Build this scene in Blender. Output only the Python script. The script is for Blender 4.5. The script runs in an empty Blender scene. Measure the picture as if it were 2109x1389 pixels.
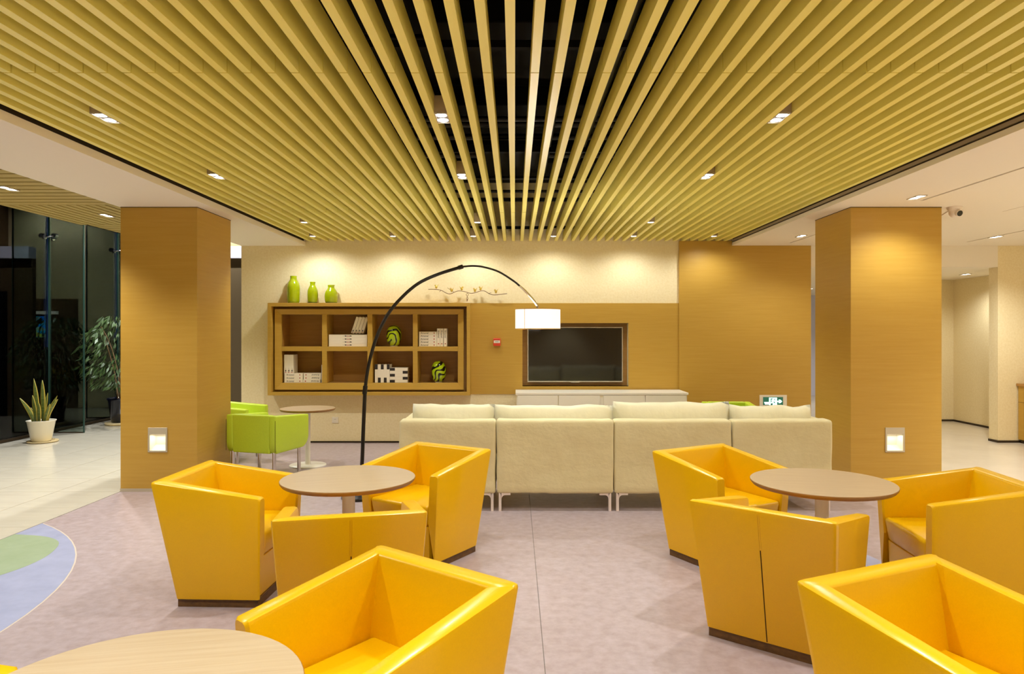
import bpy, bmesh, math, random
from mathutils import Vector, Matrix, noise
random.seed(7)
sc = bpy.context.scene
COL = sc.collection
PI = math.pi

# ------------------------------------------------------------------ camera
CAMZ, F = 1.5, 1440.0            # camera height, focal length in photo pixels (2109 wide)
cam_d = bpy.data.cameras.new('camera'); cam = bpy.data.objects.new('camera', cam_d); COL.objects.link(cam)
cam.location = (0, 0, CAMZ); cam.rotation_euler = (PI/2, 0, 0)
cam_d.sensor_width = 36; cam_d.lens = F/2109*36
cam_d.shift_x = -(1060-1054.5)/2109; cam_d.shift_y = (686-694.5)/2109
cam_d.clip_start = 0.05; cam_d.clip_end = 200
sc.camera = cam

# ------------------------------------------------------------------ world, light levels, exposure
w = bpy.data.worlds.new('night'); sc.world = w; w.use_nodes = True
bgn = w.node_tree.nodes['Background']; bgn.inputs[0].default_value = (0.010, 0.022, 0.075, 1); bgn.inputs[1].default_value = 0.7
sc.view_settings.view_transform = 'Standard'; sc.view_settings.look = 'None'
sc.view_settings.gamma = 1; sc.view_settings.use_curve_mapping = False
sc.view_settings.exposure = 0.76
sc.cycles.adaptive_threshold = .03
sc.cycles.max_bounces = 8; sc.cycles.diffuse_bounces = 5; sc.cycles.glossy_bounces = 4
sc.cycles.transparent_max_bounces = 10; sc.cycles.caustics_reflective = False; sc.cycles.caustics_refractive = False
sc.cycles.sample_clamp_indirect = 6
W_MAIN, W_WALL, W_SIDE, W_LOBBY = 43.0, 15.0, 125.0, 100.0
NEUTRAL = (0.96, 0.99, 1.0); WARM = (1.0, 0.97, 0.92); COOL = (0.95, 0.98, 1.0)

# ------------------------------------------------------------------ helpers
def px(x, y, Y):                 # photo pixel at known distance Y -> (X, Y, Z)
    return ((x-1060)/F*Y, Y, CAMZ-(y-686)/F*Y)
def pxz(x, y, z):                # photo pixel on the horizontal plane z
    Y = (CAMZ-z)*F/(y-686); return ((x-1060)/F*Y, Y, z)

class MB:
    def __init__(s): s.v, s.f, s.m, s.sm = [], [], [], []
    def add(s, vs, fs, mi=0, smooth=False):
        b = len(s.v); s.v += [tuple(p) for p in vs]
        for f in fs: s.f.append([i+b for i in f]); s.m.append(mi); s.sm.append(smooth)
        return s
    def box(s, x0, x1, y0, y1, z0, z1, mi=0):
        return s.add([(x0,y0,z0),(x1,y0,z0),(x1,y1,z0),(x0,y1,z0),(x0,y0,z1),(x1,y0,z1),(x1,y1,z1),(x0,y1,z1)],
                     [(3,2,1,0),(4,5,6,7),(0,1,5,4),(1,2,6,5),(2,3,7,6),(3,0,4,7)], mi)
    def hexa(s, b, t, mi=0):     # four bottom points, four top points, counter-clockwise
        return s.add(list(b)+list(t), [(3,2,1,0),(4,5,6,7),(0,1,5,4),(1,2,6,5),(2,3,7,6),(3,0,4,7)], mi)
    def lathe(s, prof, cx=0, cy=0, n=32, mi=0, cap=True, z=0):
        vs = [(cx+r*math.cos(2*PI*k/n), cy+r*math.sin(2*PI*k/n), z+h) for r, h in prof for k in range(n)]
        fs = [(i*n+k, i*n+(k+1)%n, (i+1)*n+(k+1)%n, (i+1)*n+k) for i in range(len(prof)-1) for k in range(n)]
        s.add(vs, fs, mi, True)
        if cap:
            s.add([vs[k] for k in range(n)], [tuple(range(n-1,-1,-1))], mi)
            s.add(vs[-n:], [tuple(range(n))], mi)
        return s
    def tube(s, pts, rad, n=10, mi=0, cap=True):
        pts = [Vector(p) for p in pts]; R = rad if isinstance(rad, (list, tuple)) else [rad]*len(pts)
        rings = []; up = None
        for i, p in enumerate(pts):
            t = (pts[min(i+1, len(pts)-1)]-pts[max(i-1, 0)]).normalized()
            if up is None: up = Vector((0,0,1)) if abs(t.z) < .9 else Vector((0,1,0))
            a = t.cross(up).normalized(); up = a.cross(t).normalized()
            rings.append([p+(a*math.cos(2*PI*k/n)+up*math.sin(2*PI*k/n))*R[i] for k in range(n)])
        vs = [q for r in rings for q in r]
        fs = [(i*n+k, i*n+(k+1)%n, (i+1)*n+(k+1)%n, (i+1)*n+k) for i in range(len(pts)-1) for k in range(n)]
        s.add(vs, fs, mi, True)
        if cap: s.add(rings[0], [tuple(range(n-1,-1,-1))], mi); s.add(rings[-1], [tuple(range(n))], mi)
        return s
    def ball(s, c, r, n=12, m=8, mi=0):
        rx, ry, rz = r if isinstance(r, (tuple, list)) else (r, r, r)
        vs = [(c[0]+rx*math.sin(PI*(i+.02)/(m+.04))*math.cos(2*PI*k/n), c[1]+ry*math.sin(PI*(i+.02)/(m+.04))*math.sin(2*PI*k/n), c[2]-rz*math.cos(PI*(i+.02)/(m+.04))) for i in range(m+1) for k in range(n)]
        fs = [(i*n+k, i*n+(k+1)%n, (i+1)*n+(k+1)%n, (i+1)*n+k) for i in range(m) for k in range(n)]
        return s.add(vs, fs, mi, True)
    def poly(s, pts, z0, z1, mi=0):      # prism over a polygon in the XY plane
        n = len(pts)
        vs = [(x, y, z0) for x, y in pts]+[(x, y, z1) for x, y in pts]
        return s.add(vs, [tuple(range(n-1,-1,-1)), tuple(range(n, 2*n))]+[(i, (i+1)%n, n+(i+1)%n, n+i) for i in range(n)], mi)
    def polyxz(s, pts, y0, y1, mi=0):    # prism over a polygon in the XZ plane, front at y0
        n = len(pts)
        vs = [(x, y0, z) for x, z in pts]+[(x, y1, z) for x, z in pts]
        return s.add(vs, [tuple(range(n)), tuple(range(2*n-1, n-1, -1))]+[((i+1)%n, i, n+i, n+(i+1)%n) for i in range(n)], mi)
    def build(s, name, mats, parent=None, bevel=0, seg=2, loc=None, smooth=False):
        me = bpy.data.meshes.new(name); me.from_pydata(s.v, [], s.f)
        for m in (mats if isinstance(mats, (list, tuple)) else [mats]): me.materials.append(m)
        for p, mi, sm in zip(me.polygons, s.m, s.sm): p.material_index = mi; p.use_smooth = sm or smooth
        bm = bmesh.new(); bm.from_mesh(me)
        if bevel:
            bmesh.ops.remove_doubles(bm, verts=bm.verts, dist=1e-6)
            bmesh.ops.bevel(bm, geom=[e for e in bm.edges if len(e.link_faces) == 2 and e.calc_face_angle(0) > .5],
                            offset=bevel, segments=seg, profile=.5, affect='EDGES', clamp_overlap=True)
        bmesh.ops.recalc_face_normals(bm, faces=bm.faces)
        bm.to_mesh(me); bm.free()
        return link(name, me, parent, loc)
def link(name, data, parent=None, loc=None):
    o = bpy.data.objects.new(name, data); COL.objects.link(o)
    if parent: o.parent = parent
    if loc: o.location = loc
    return o
def tag(o, label, cat, group=None, kind=None):
    o['label'] = label; o['category'] = cat
    if group: o['group'] = group
    if kind: o['kind'] = kind
    return o
def thing(name, label, cat, loc=(0,0,0), rz=0, group=None):
    o = bpy.data.objects.new(name, None); COL.objects.link(o); o.empty_display_size = .1
    o.location = loc; o.rotation_euler = (0, 0, rz)
    return tag(o, label, cat, group)
def struct(o, label, cat): return tag(o, label, cat, kind='structure')
def copy_tree(o, parent=None):
    c = o.copy(); COL.objects.link(c)
    if parent: c.parent = parent
    for ch in [x for x in CHILD.get(o.name, [])]: copy_tree(ch, c)
    return c
CHILD = {}
def index_children():
    CHILD.clear()
    for o in sc.objects:
        if o.parent: CHILD.setdefault(o.parent.name, []).append(o)
def boxobj(name, mat, x0, x1, y0, y1, z0, z1, parent=None, bevel=0):
    return MB().box(x0,x1,y0,y1,z0,z1).build(name, mat, parent, bevel)
def light(kind, name, loc, energy, color, parent=None, **k):
    d = bpy.data.lights.new(name, kind); d.energy = energy; d.color = color
    for a, b in k.items():
        if a != 'rot': setattr(d, a, b)
    o = bpy.data.objects.new(name, d); COL.objects.link(o); o.location = loc
    if 'rot' in k: o.rotation_euler = k['rot']
    if parent: o.parent = parent
    return o
def smooth_pts(P, n=6, closed=False):
    out = []; N = len(P)
    for i in range(N if closed else N-1):
        g = (lambda j: Vector(P[j % N])) if closed else (lambda j: Vector(P[max(0, min(N-1, j))]))
        a, b, c, d = g(i-1), g(i), g(i+1), g(i+2)
        for k in range(n):
            t = k/n
            out.append(.5*((2*b)+(c-a)*t+(2*a-5*b+4*c-d)*t*t+(3*b-a-3*c+d)*t**3))
    if not closed: out.append(Vector(P[-1]))
    return out

# ------------------------------------------------------------------ materials
def srgb(r, g, b):
    f = lambda c: c/255/12.92 if c/255 <= .04045 else ((c/255+.055)/1.055)**2.4
    return (f(r), f(g), f(b), 1)
def mat(name, col, rough=.5, spec=.5, metal=0, emit=None, estr=0, coat=0, trans=0, sheen=0, vary=None):
    m = bpy.data.materials.new(name); m.use_nodes = True; nt = m.node_tree; b = nt.nodes['Principled BSDF']
    b.inputs['Base Color'].default_value = col; b.inputs['Roughness'].default_value = rough
    b.inputs['Specular IOR Level'].default_value = spec; b.inputs['Metallic'].default_value = metal
    b.inputs['Coat Weight'].default_value = coat; b.inputs['Coat Roughness'].default_value = .15
    b.inputs['Transmission Weight'].default_value = trans; b.inputs['Sheen Weight'].default_value = sheen
    if emit: b.inputs['Emission Color'].default_value = emit; b.inputs['Emission Strength'].default_value = estr
    if vary:   # (colour2, noise scale xyz, detail, low, high, bump strength)
        c2, scl, det, lo, hi, bump = vary
        tc = nt.nodes.new('ShaderNodeTexCoord'); mp = nt.nodes.new('ShaderNodeMapping'); mp.inputs['Scale'].default_value = scl
        no = nt.nodes.new('ShaderNodeTexNoise'); no.inputs['Scale'].default_value = 1; no.inputs['Detail'].default_value = det; no.inputs['Roughness'].default_value = .6
        mr = nt.nodes.new('ShaderNodeMapRange'); mr.inputs[1].default_value = lo; mr.inputs[2].default_value = hi
        mx = nt.nodes.new('ShaderNodeMix'); mx.data_type = 'RGBA'
        mx.inputs[6].default_value = col; mx.inputs[7].default_value = c2
        L = nt.links.new
        L(tc.outputs['Object'], mp.inputs[0]); L(mp.outputs[0], no.inputs['Vector']); L(no.outputs[0], mr.inputs[0])
        L(mr.outputs[0], mx.inputs[0]); L(mx.outputs[2], b.inputs['Base Color'])
        if bump:
            bp = nt.nodes.new('ShaderNodeBump'); bp.inputs['Strength'].default_value = bump; bp.inputs['Distance'].default_value = .01
            L(no.outputs[0], bp.inputs['Height']); L(bp.outputs[0], b.inputs['Normal'])
    return m
M = {}
M['veneer'] = mat('wood_veneer', srgb(196,156,68), .42, .35, vary=(srgb(186,145,56), (2.2,2.2,46), 6, .2, .8, 0))
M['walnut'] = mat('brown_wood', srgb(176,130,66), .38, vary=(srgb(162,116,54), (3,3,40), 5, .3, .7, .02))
M['plinth'] = mat('plinth_wood', srgb(112,78,34), .5, vary=(srgb(84,56,24), (30,30,60), 3, .3, .7, 0))
M['paper'] = mat('cream_wallpaper', srgb(234,216,168), .75, .25, vary=(srgb(240,224,182), (38,38,38), 3, .35, .65, .18))
M['white'] = mat('white_paint', srgb(240,230,212), .8, .2)
M['bluewhite'] = mat('bluish_white_wall', srgb(226,224,240), .7, .2)
M['slat'] = mat('yellow_slat_paint', srgb(245,233,128), .36, .8, vary=(srgb(242,229,120), (30,3,30), 2, .3, .7, 0))
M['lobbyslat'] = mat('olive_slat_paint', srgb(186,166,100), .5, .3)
M['black'] = mat('black_paint', srgb(14,12,10), .85, .2)
M['pipe'] = mat('dark_pipe_metal', srgb(30,28,27), .4, .5, metal=.3)
M['darkgap'] = mat('dark_bronze_trim', srgb(58,44,24), .6, .3)
M['vinyl'] = mat('pink_marbled_vinyl', srgb(182,166,167), .36, .4, vary=(srgb(160,141,137), (16,16,16), 9, .3, .72, .01))
M['vinyl_edge'] = mat('pale_vinyl_joint', srgb(206,192,174), .4, .4)
M['blue'] = mat('blue_marbled_vinyl', srgb(166,170,196), .36, .4, vary=(srgb(152,156,182), (7,7,7), 8, .3, .7, 0))
M['green_floor'] = mat('green_marbled_vinyl', srgb(160,174,142), .36, .4, vary=(srgb(148,164,128), (7,7,7), 8, .3, .7, 0))
M['tile'] = mat('polished_cream_tile', srgb(214,206,186), .14, .5, vary=(srgb(200,192,172), (1.4,6,1), 4, .3, .7, 0))
M['cream_floor'] = mat('cream_polished_floor', srgb(226,214,192), .22, .5, vary=(srgb(216,203,180), (1.5,1.5,1), 4, .3, .7, 0))
M['grout'] = mat('grey_grout', srgb(150,144,130), .8, .2)
M['leather'] = mat('yellow_leather', srgb(232,180,0), .30, .42, coat=.06, vary=(srgb(228,176,0), (160,160,160), 2, .3, .7, .03))
M['seam'] = mat('dark_seam', srgb(66,42,8), .8, .2)
M['greenleather'] = mat('lime_leather', srgb(196,220,56), .4, .45, vary=(srgb(190,214,52), (90,90,90), 2, .3, .7, .02))
M['chrome'] = mat('chrome', srgb(214,208,200), .12, .5, metal=1)
M['sofa'] = mat('cream_slipcover', srgb(226,214,168), .8, .2, sheen=.2, vary=(srgb(219,206,158), (7,7,9), 5, .3, .7, .7))
M['cushion'] = mat('pale_cushion_cotton', srgb(236,228,192), .8, .2, sheen=.2, vary=(srgb(230,221,184), (9,9,6), 5, .3, .7, .7))
M['legwhite'] = mat('pale_leg_enamel', srgb(232,218,208), .35)
M['tabletop'] = mat('table_veneer', srgb(190,168,134), .33, .45, coat=.1, vary=(srgb(178,152,116), (3,60,60), 5, .3, .7, .01))
M['tableedge'] = mat('table_edge_wood', srgb(160,118,60), .45, vary=(srgb(140,100,48), (8,8,80), 3, .3, .7, 0))
M['tablewhite'] = mat('white_table_enamel', srgb(236,230,214), .3)
M['cabinet'] = mat('white_lacquer', srgb(242,236,218), .3, .45)
M['screen'] = mat('black_screen_glass', srgb(7,6,6), .06, .6)
M['silver'] = mat('silver_bezel', srgb(206,200,190), .25, .5, metal=.6)
M['lampblack'] = mat('black_lamp_metal', srgb(34,28,22), .35, .5, metal=.3)
M['shade'] = mat('lit_fabric_shade', srgb(250,240,220), .8, .2, emit=(1,.93,.84,1), estr=.55)
M['shadeend'] = mat('shade_rim', srgb(196,150,84), .6)
M['lens'] = mat('lamp_lens', (1,1,1,1), .3, emit=(1,.98,.95,1), estr=14)
M['fixture'] = mat('beige_lamp_housing', srgb(178,160,128), .45, .4)
M['bezel'] = mat('grey_lamp_bezel', srgb(150,146,146), .4, .5, metal=.3)
M['wallframe'] = mat('satin_nickel_frame', srgb(196,184,158), .4, .5, metal=.2)
M['recess'] = mat('pale_recess', srgb(240,236,220), .6, .3)
M['red'] = mat('red_plastic', srgb(222,66,36), .4)
M['plastic'] = mat('ivory_plastic', srgb(236,226,204), .4)
M['greenvase'] = mat('lime_glass', srgb(176,192,4), .06, .6, coat=.5, trans=.25, vary=(srgb(188,200,10), (16,16,40), 3, .3, .7, 0))
M['vasebase'] = mat('dark_green_glass', srgb(52,74,8), .08, .6)
M['book'] = mat('white_book_cover', srgb(240,228,204), .5, .4)
M['page'] = mat('book_pages', srgb(226,210,176), .85, .2)
M['ink'] = mat('dark_ink', srgb(44,34,26), .7)
M['redink'] = mat('red_ink', srgb(176,54,32), .7)
M['gold'] = mat('gold_metal', srgb(216,184,80), .3, .5, metal=.8)
M['twig'] = mat('bronze_twig', srgb(120,84,56), .4, .5, metal=.6)
M['pot'] = mat('white_ceramic', srgb(236,228,206), .25)
M['saucer'] = mat('cream_saucer', srgb(214,192,142), .5)
M['leafgreen'] = mat('snake_leaf_green', srgb(92,108,44), .45, vary=(srgb(122,136,70), (14,14,60), 3, .35, .65, 0))
M['leafgold'] = mat('snake_leaf_margin', srgb(196,176,70), .5)
M['soil'] = mat('soil', srgb(52,38,26), .95)
M['ficus'] = mat('ficus_leaf', srgb(58,84,36), .45, vary=(srgb(84,108,60), (6,6,6), 2, .35, .65, 0))
M['bark'] = mat('bark', srgb(132,104,70), .85)
M['darkpot'] = mat('navy_glazed_pot', srgb(16,16,34), .12, .6)
M['hedge'] = mat('night_hedge', srgb(12,18,10), .9, .1, vary=(srgb(20,28,14), (9,9,9), 4, .3, .7, .5))
M['ground'] = mat('night_paving', srgb(26,30,52), .5, .3)
M['signgreen'] = mat('exit_green', srgb(8,58,40), .3, emit=(.01,.12,.07,1), estr=.5)
M['signlit'] = mat('exit_glow', srgb(190,255,240), .4, emit=(.62,1,.9,1), estr=1.1)
M['brownwall'] = mat('dark_brown_panel', srgb(92,74,44), .6)
M['steel'] = mat('spider_steel', srgb(150,152,156), .2, .5, metal=1)
M['cctv'] = mat('cctv_shell', srgb(236,222,204), .4)

def glass(name, tint, ior=1.5):
    m = bpy.data.materials.new(name); m.use_nodes = True; nt = m.node_tree; nt.nodes.clear(); L = nt.links.new
    o = nt.nodes.new('ShaderNodeOutputMaterial'); mx = nt.nodes.new('ShaderNodeMixShader'); fr = nt.nodes.new('ShaderNodeFresnel')
    tr = nt.nodes.new('ShaderNodeBsdfTransparent'); gl = nt.nodes.new('ShaderNodeBsdfGlossy')
    fr.inputs[0].default_value = ior; tr.inputs[0].default_value = tint; gl.inputs['Roughness'].default_value = .01
    L(fr.outputs[0], mx.inputs[0]); L(tr.outputs[0], mx.inputs[1]); L(gl.outputs[0], mx.inputs[2]); L(mx.outputs[0], o.inputs[0])
    return m
M['glass'] = glass('facade_glass', (.80,.86,.86,1))
M['finglass'] = glass('fin_glass', (.78,.88,.84,1))
M['glassedge'] = mat('green_glass_edge', srgb(46,74,66), .2)

def swirl(name):
    m = mat(name, srgb(170,194,18), .1, .6, coat=.5); nt = m.node_tree; b = nt.nodes['Principled BSDF']; L = nt.links.new
    tc = nt.nodes.new('ShaderNodeTexCoord'); wv = nt.nodes.new('ShaderNodeTexWave'); wv.wave_type = 'BANDS'; wv.bands_direction = 'DIAGONAL'
    wv.inputs['Scale'].default_value = 5.2; wv.inputs['Distortion'].default_value = 9; wv.inputs['Detail'].default_value = .5; wv.inputs['Detail Scale'].default_value = 1.6
    cr = nt.nodes.new('ShaderNodeValToRGB'); cr.color_ramp.elements[0].position = .30; cr.color_ramp.elements[1].position = .36
    cr.color_ramp.elements[0].color = srgb(14,14,8); cr.color_ramp.elements[1].color = srgb(176,200,20)
    L(tc.outputs['Object'], wv.inputs['Vector']); L(wv.outputs[0], cr.inputs[0]); L(cr.outputs[0], b.inputs['Base Color'])
    return m
M['swirl'] = swirl('black_swirl_lime_glass')
def mosaic():
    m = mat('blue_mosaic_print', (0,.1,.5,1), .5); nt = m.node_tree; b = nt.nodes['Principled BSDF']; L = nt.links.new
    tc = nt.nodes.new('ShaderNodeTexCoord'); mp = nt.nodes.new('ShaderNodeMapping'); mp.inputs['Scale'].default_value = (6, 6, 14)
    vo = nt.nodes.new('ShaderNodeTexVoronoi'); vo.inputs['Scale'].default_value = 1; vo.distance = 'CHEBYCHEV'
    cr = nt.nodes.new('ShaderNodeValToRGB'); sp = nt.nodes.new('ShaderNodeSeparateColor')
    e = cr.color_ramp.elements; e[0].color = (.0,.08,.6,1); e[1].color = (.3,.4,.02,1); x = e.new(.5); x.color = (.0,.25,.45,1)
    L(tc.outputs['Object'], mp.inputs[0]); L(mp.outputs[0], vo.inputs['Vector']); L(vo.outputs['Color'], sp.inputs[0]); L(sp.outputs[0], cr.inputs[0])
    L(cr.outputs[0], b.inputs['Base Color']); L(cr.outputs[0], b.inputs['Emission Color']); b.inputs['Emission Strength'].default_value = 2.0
    return m
M['mosaic'] = mosaic()

# ------------------------------------------------------------------ key dimensions
ZS = 2.69            # plaster soffit height
ZL = 2.753           # underside of the slats
YW = 9.55            # back wall plane
XL, XR = -3.72, 4.03 # outer faces of the pillars
YF, YB = -3.0, 17.0

# ------------------------------------------------------------------ floor
fl = boxobj('floor', M['grout'], -7.0, 9.2, YF, YB, -.12, -.006)
struct(fl, 'room floor of pink marbled vinyl with pale tiled borders', 'floor')
boxobj('vinyl_sheet', M['vinyl'], XL, .1335, YF, YW, -.006, 0, fl)
boxobj('vinyl_sheet', M['vinyl'], .1365, XR, YF, YW, -.006, 0, fl)
def disc_clip(cx, cy, r, xmin, n=90):
    P = [(cx+r*math.cos(2*PI*k/n), cy+r*math.sin(2*PI*k/n)) for k in range(n)]
    return [(max(xmin, x), y) for x, y in P]
MB().poly(disc_clip(-5.159, 3.356, 2.583, XL), .0, .0010).build('blue_inlay', M['blue'], fl)
MB().poly(disc_clip(-5.159, 3.356, 2.592, XL), .0, .0005).build('inlay_border', M['vinyl_edge'], fl)
gp = smooth_pts([(-3.72,5.20,0),(-3.45,5.14,0),(-3.26,5.0,0),(-3.155,4.758,0),(-3.132,4.538,0),(-3.18,4.32,0),(-3.32,4.02,0),(-3.72,3.62,0)], 6)
MB().poly([(max(XL,p.x), p.y) for p in gp][::-1], .0, .0018).build('green_inlay', M['green_floor'], fl)
MB().poly([(2.38-.62*.96+.62*math.cos(2*PI*k/48), 4.72-.62*.28+.62*math.sin(2*PI*k/48)) for k in range(48)], 0, .0010).build('blue_inlay', M['blue'], fl)
tile0 = MB().box(0, .596, 0, .596, -.006, 0).build('floor_tile', M['tile'], fl)
first = True
for i in range(6):
    for j in range(19):
        x0 = XL-.004-.6*(i+1); y0 = 2.4+.6*j
        if x0 < -7.0: continue
        o = tile0 if first else tile0.copy()
        if not first: COL.objects.link(o)
        o.location = (x0, y0, random.uniform(-.0006, 0)); first = False
boxobj('cream_floor_sheet', M['cream_floor'], XR+.003, 9.2, YF, YB, -.006, 0, fl)
boxobj('cream_floor_sheet', M['cream_floor'], XL, XR, YW+.45, YB, -.006, 0, fl)
boxobj('cream_floor_sheet', M['cream_floor'], -7.0, XL-.004, YF, 2.39, -.006, 0, fl)
boxobj('floor_joint', M['silver'], XL-.006, XL+.002, 2.4, 6.6, -.004, .002, fl)

# ------------------------------------------------------------------ back wall with recesses for the bookcase and the television
wb = MB()
BX0, BX1, BZ0, BZ1 = -3.262, -.668, .712, 1.842      # bookcase opening
TX0, TX1, TZ0, TZ1 = .106, 1.552, .77, 1.633         # television niche
X0, X1 = -3.733, 4.025
T = YW+.45
def seg(x0, x1, z0, z1): wb.box(x0, x1, YW, T, z0, z1)
seg(X0, BX0, 0, 3.56); seg(BX0, BX1, 0, BZ0); seg(BX0, BX1, BZ1, 3.56)
seg(BX1, TX0, 0, 3.56); seg(TX0, TX1, 0, TZ0); seg(TX0, TX1, TZ1, 3.56); seg(TX1, X1, 0, 3.56)
wall = wb.build('wall_back', M['paper']); struct(wall, 'cream wallpapered back wall behind bookcase and television', 'wall')
boxobj('niche_back', M['walnut'], TX0-.01, TX1+.01, YW+.12, YW+.16, TZ0-.01, TZ1+.01, wall)
WZ0, WZ1 = .664, 1.905
for (a, b, c, d) in ((-.612, TX0, WZ0, WZ1), (TX0, TX1, WZ0, TZ0), (TX0, TX1, TZ1, WZ1), (TX1, 2.24, WZ0, WZ1)):
    boxobj('wood_panel', M['veneer'], a, b, YW-.012, YW+.12 if (a in (TX0,)) else YW, c, d, wall)
MB().polyxz([(2.24,0),(X1+.01,0),(X1+.01,ZS),(2.96,ZS),(2.96,ZL-.0005),(2.24,ZL-.0005)], YW-.03, YW).build('wood_panel', M['veneer'], wall)
for a, b in ((X0, 2.24),):
    o = boxobj('baseboard_back', M['darkgap'], a, b, YW-.012, YW, 0, .022); struct(o, 'thin dark baseboard along the cream back wall', 'baseboard')

# right-hand side: header over the opening, wall strip, inner lobby, corridor
def wallbox(name, m, x0, x1, y0, y1, z0, z1, label):
    return struct(boxobj(name, m, x0, x1, y0, y1, z0, z1), label, 'wall')
wallbox('wall_header', M['white'], X1, 6.6, YW, YW+.18, 2.40, ZS+.05, 'white header over the wide opening beside the wood pillar')
wr = wallbox('wall_right_back', M['paper'], 6.6, 9.2, YW, YW+.18, 0, ZS+.05, 'cream wallpaper wall behind the wooden side counter')
wallbox('wall_inner_back', M['paper'], 6.3, 7.6, 11.87, 12.0, 0, 2.42, 'cream end wall of the inner lobby past the opening')
wallbox('wall_inner_right', M['paper'], 7.45, 7.6, YW+.18, 11.87, 0, 2.42, 'cream side wall of the inner lobby past the opening')
wallbox('wall_corridor_end', M['bluewhite'], 3.0, 9.2, 16.7, 16.9, 0, 2.5, 'bluish white wall at the end of the corridor')
wallbox('wall_corridor_left', M['white'], 3.6, 3.75, YW+.45, 16.7, 0, 2.5, 'white corridor wall behind the veneer panel')
wallbox('wall_corridor_right', M['white'], 9.05, 9.2, 12.0, 16.7, 0, 2.5, 'white side wall of the rear corridor')
o = boxobj('ceiling_inner', M['white'], 3.6, 9.2, YW+.18, 16.9, 2.40, 2.46); struct(o, 'low white ceiling of the inner lobby', 'ceiling')
for (a, b, c, d) in ((6.6, 9.2, YW-.012, YW), (6.588, 6.6, YW-.012, YW+.18), (6.3, 7.45, 11.858, 11.87), (7.438, 7.45, YW+.18, 11.87)):
    struct(boxobj('baseboard_right', M['darkgap'], a, b, c, d, 0, .03), 'thin grey baseboard of the right-hand cream walls', 'baseboard')
wallbox('wall_right', M['paper'], 9.05, 9.2, YF, YW, 0, ZS+.05, 'cream side wall to the right of the lounge')
wallbox('wall_front', M['paper'], -7.0, 9.2, YF-.15, YF, 0, 4.4, 'cream wall closing the lounge opposite the television')

# rear left lobby seen by reflection and through the gap beside the pillar
wallbox('wall_rear_left', M['paper'], -7.0, X0, 14.0, 14.15, 0, 4.4, 'dim cream wall at the far end of the window lobby')
wallbox('wall_rear_panel', M['brownwall'], -5.25, -3.85, 13.95, 14.0, 0, 2.18, 'dark brown wall panel around the glowing picture')
wallbox('wall_rear_side', M['brownwall'], X0-.12, X0, YW+.45, 14.0, 0, 4.4, 'dark brown side wall of the window lobby')
wallbox('wall_rear_partition', M['brownwall'], -5.3, -3.9, 12.6, 12.7, 0, 2.84, 'dark brown partition with a doorway beside the pillar')
o = boxobj('door_1', M['black'], -4.85, -4.35, 12.57, 12.6, 0, 2.25); struct(o, 'dark doorway in the brown partition', 'door')
wallbox('wall_rear_bulkhead', M['bluewhite'], -5.3, -3.9, 12.5, 12.7, 2.84, 3.05, 'pale bulkhead above the brown partition')

# ------------------------------------------------------------------ ceiling: black plenum, yellow slats, plaster soffits
ce = boxobj('ceiling', M['black'], -2.9, 3.0, YF, YW, 3.55, 3.65)
struct(ce, 'open ceiling of yellow slats below a black void with pipes', 'ceiling')
SX, PITCH, SW, SH = -.018, .1155, .040, .115
cuts = [(YF+.02, 3.361), (3.371, 7.266), (7.276, YW-.004)]
for (a, b) in cuts:
    base = None
    for i in range(-24, 26):
        if base is None:
            base = MB().box(-SW/2, SW/2, a, b, 0, SH).build('slat', M['slat'], ce); o = base
        else: o = base.copy(); COL.objects.link(o)
        o.location = (SX+PITCH*i, 0, ZL)
for y in (1.2, 3.366, 5.3, 7.271, 9.2):
    boxobj('carrier_rail', M['black'], -2.86, 2.94, y-.02, y+.02, ZL+SH, ZL+SH+.035, ce)
for (y, z, r) in ((5.55,3.2,.022),(5.95,3.28,.03),(6.2,3.24,.028),(6.42,3.30,.022),(6.75,3.22,.03),(7.05,3.3,.02),(7.9,3.25,.02),(8.4,3.2,.018),(4.4,3.35,.03)):
    MB().tube([(-2.8,y,z),(2.9,y,z)], r, 10).build('pipe', M['pipe'], ce)
MB().tube([(.62,2.2,3.22),(.62,4.6,3.22),(.60,7.4,3.22)], .045, 12).build('pipe', M['pipe'], ce)
MB().tube([(.28,4.9,3.1),(.28,6.9,3.1)], .03, 12).build('pipe', M['pipe'], ce)
for (a,b,c,d,e,f) in ((-.55,.75,4.05,4.95,3.3,3.52),(-.3,.25,6.0,6.5,3.05,3.12),(-1.6,1.6,5.65,5.8,3.34,3.5),(-2.7,2.8,7.4,7.7,3.3,3.5)):
    boxobj('duct', M['black'], a, b, c, d, e, f, ce, .01)

o = MB().box(XL-.01, -2.86, YF, YW, ZS, ZS+.055).build('ceiling_soffit_left', M['white']); struct(o, 'white plaster soffit over the window-side pillar', 'ceiling')
o = boxobj('trim_1', M['darkgap'], -2.90, -2.88, YF, YW, ZS+.055, 3.55); struct(o, 'dark shadow gap trim between slats and window-side soffit', 'trim')
o = boxobj('trim_2', M['darkgap'], 2.98, 3.0, YF, YW, ZS+.055, 3.55); struct(o, 'dark shadow gap trim between slats and plaster ceiling', 'trim')
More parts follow.
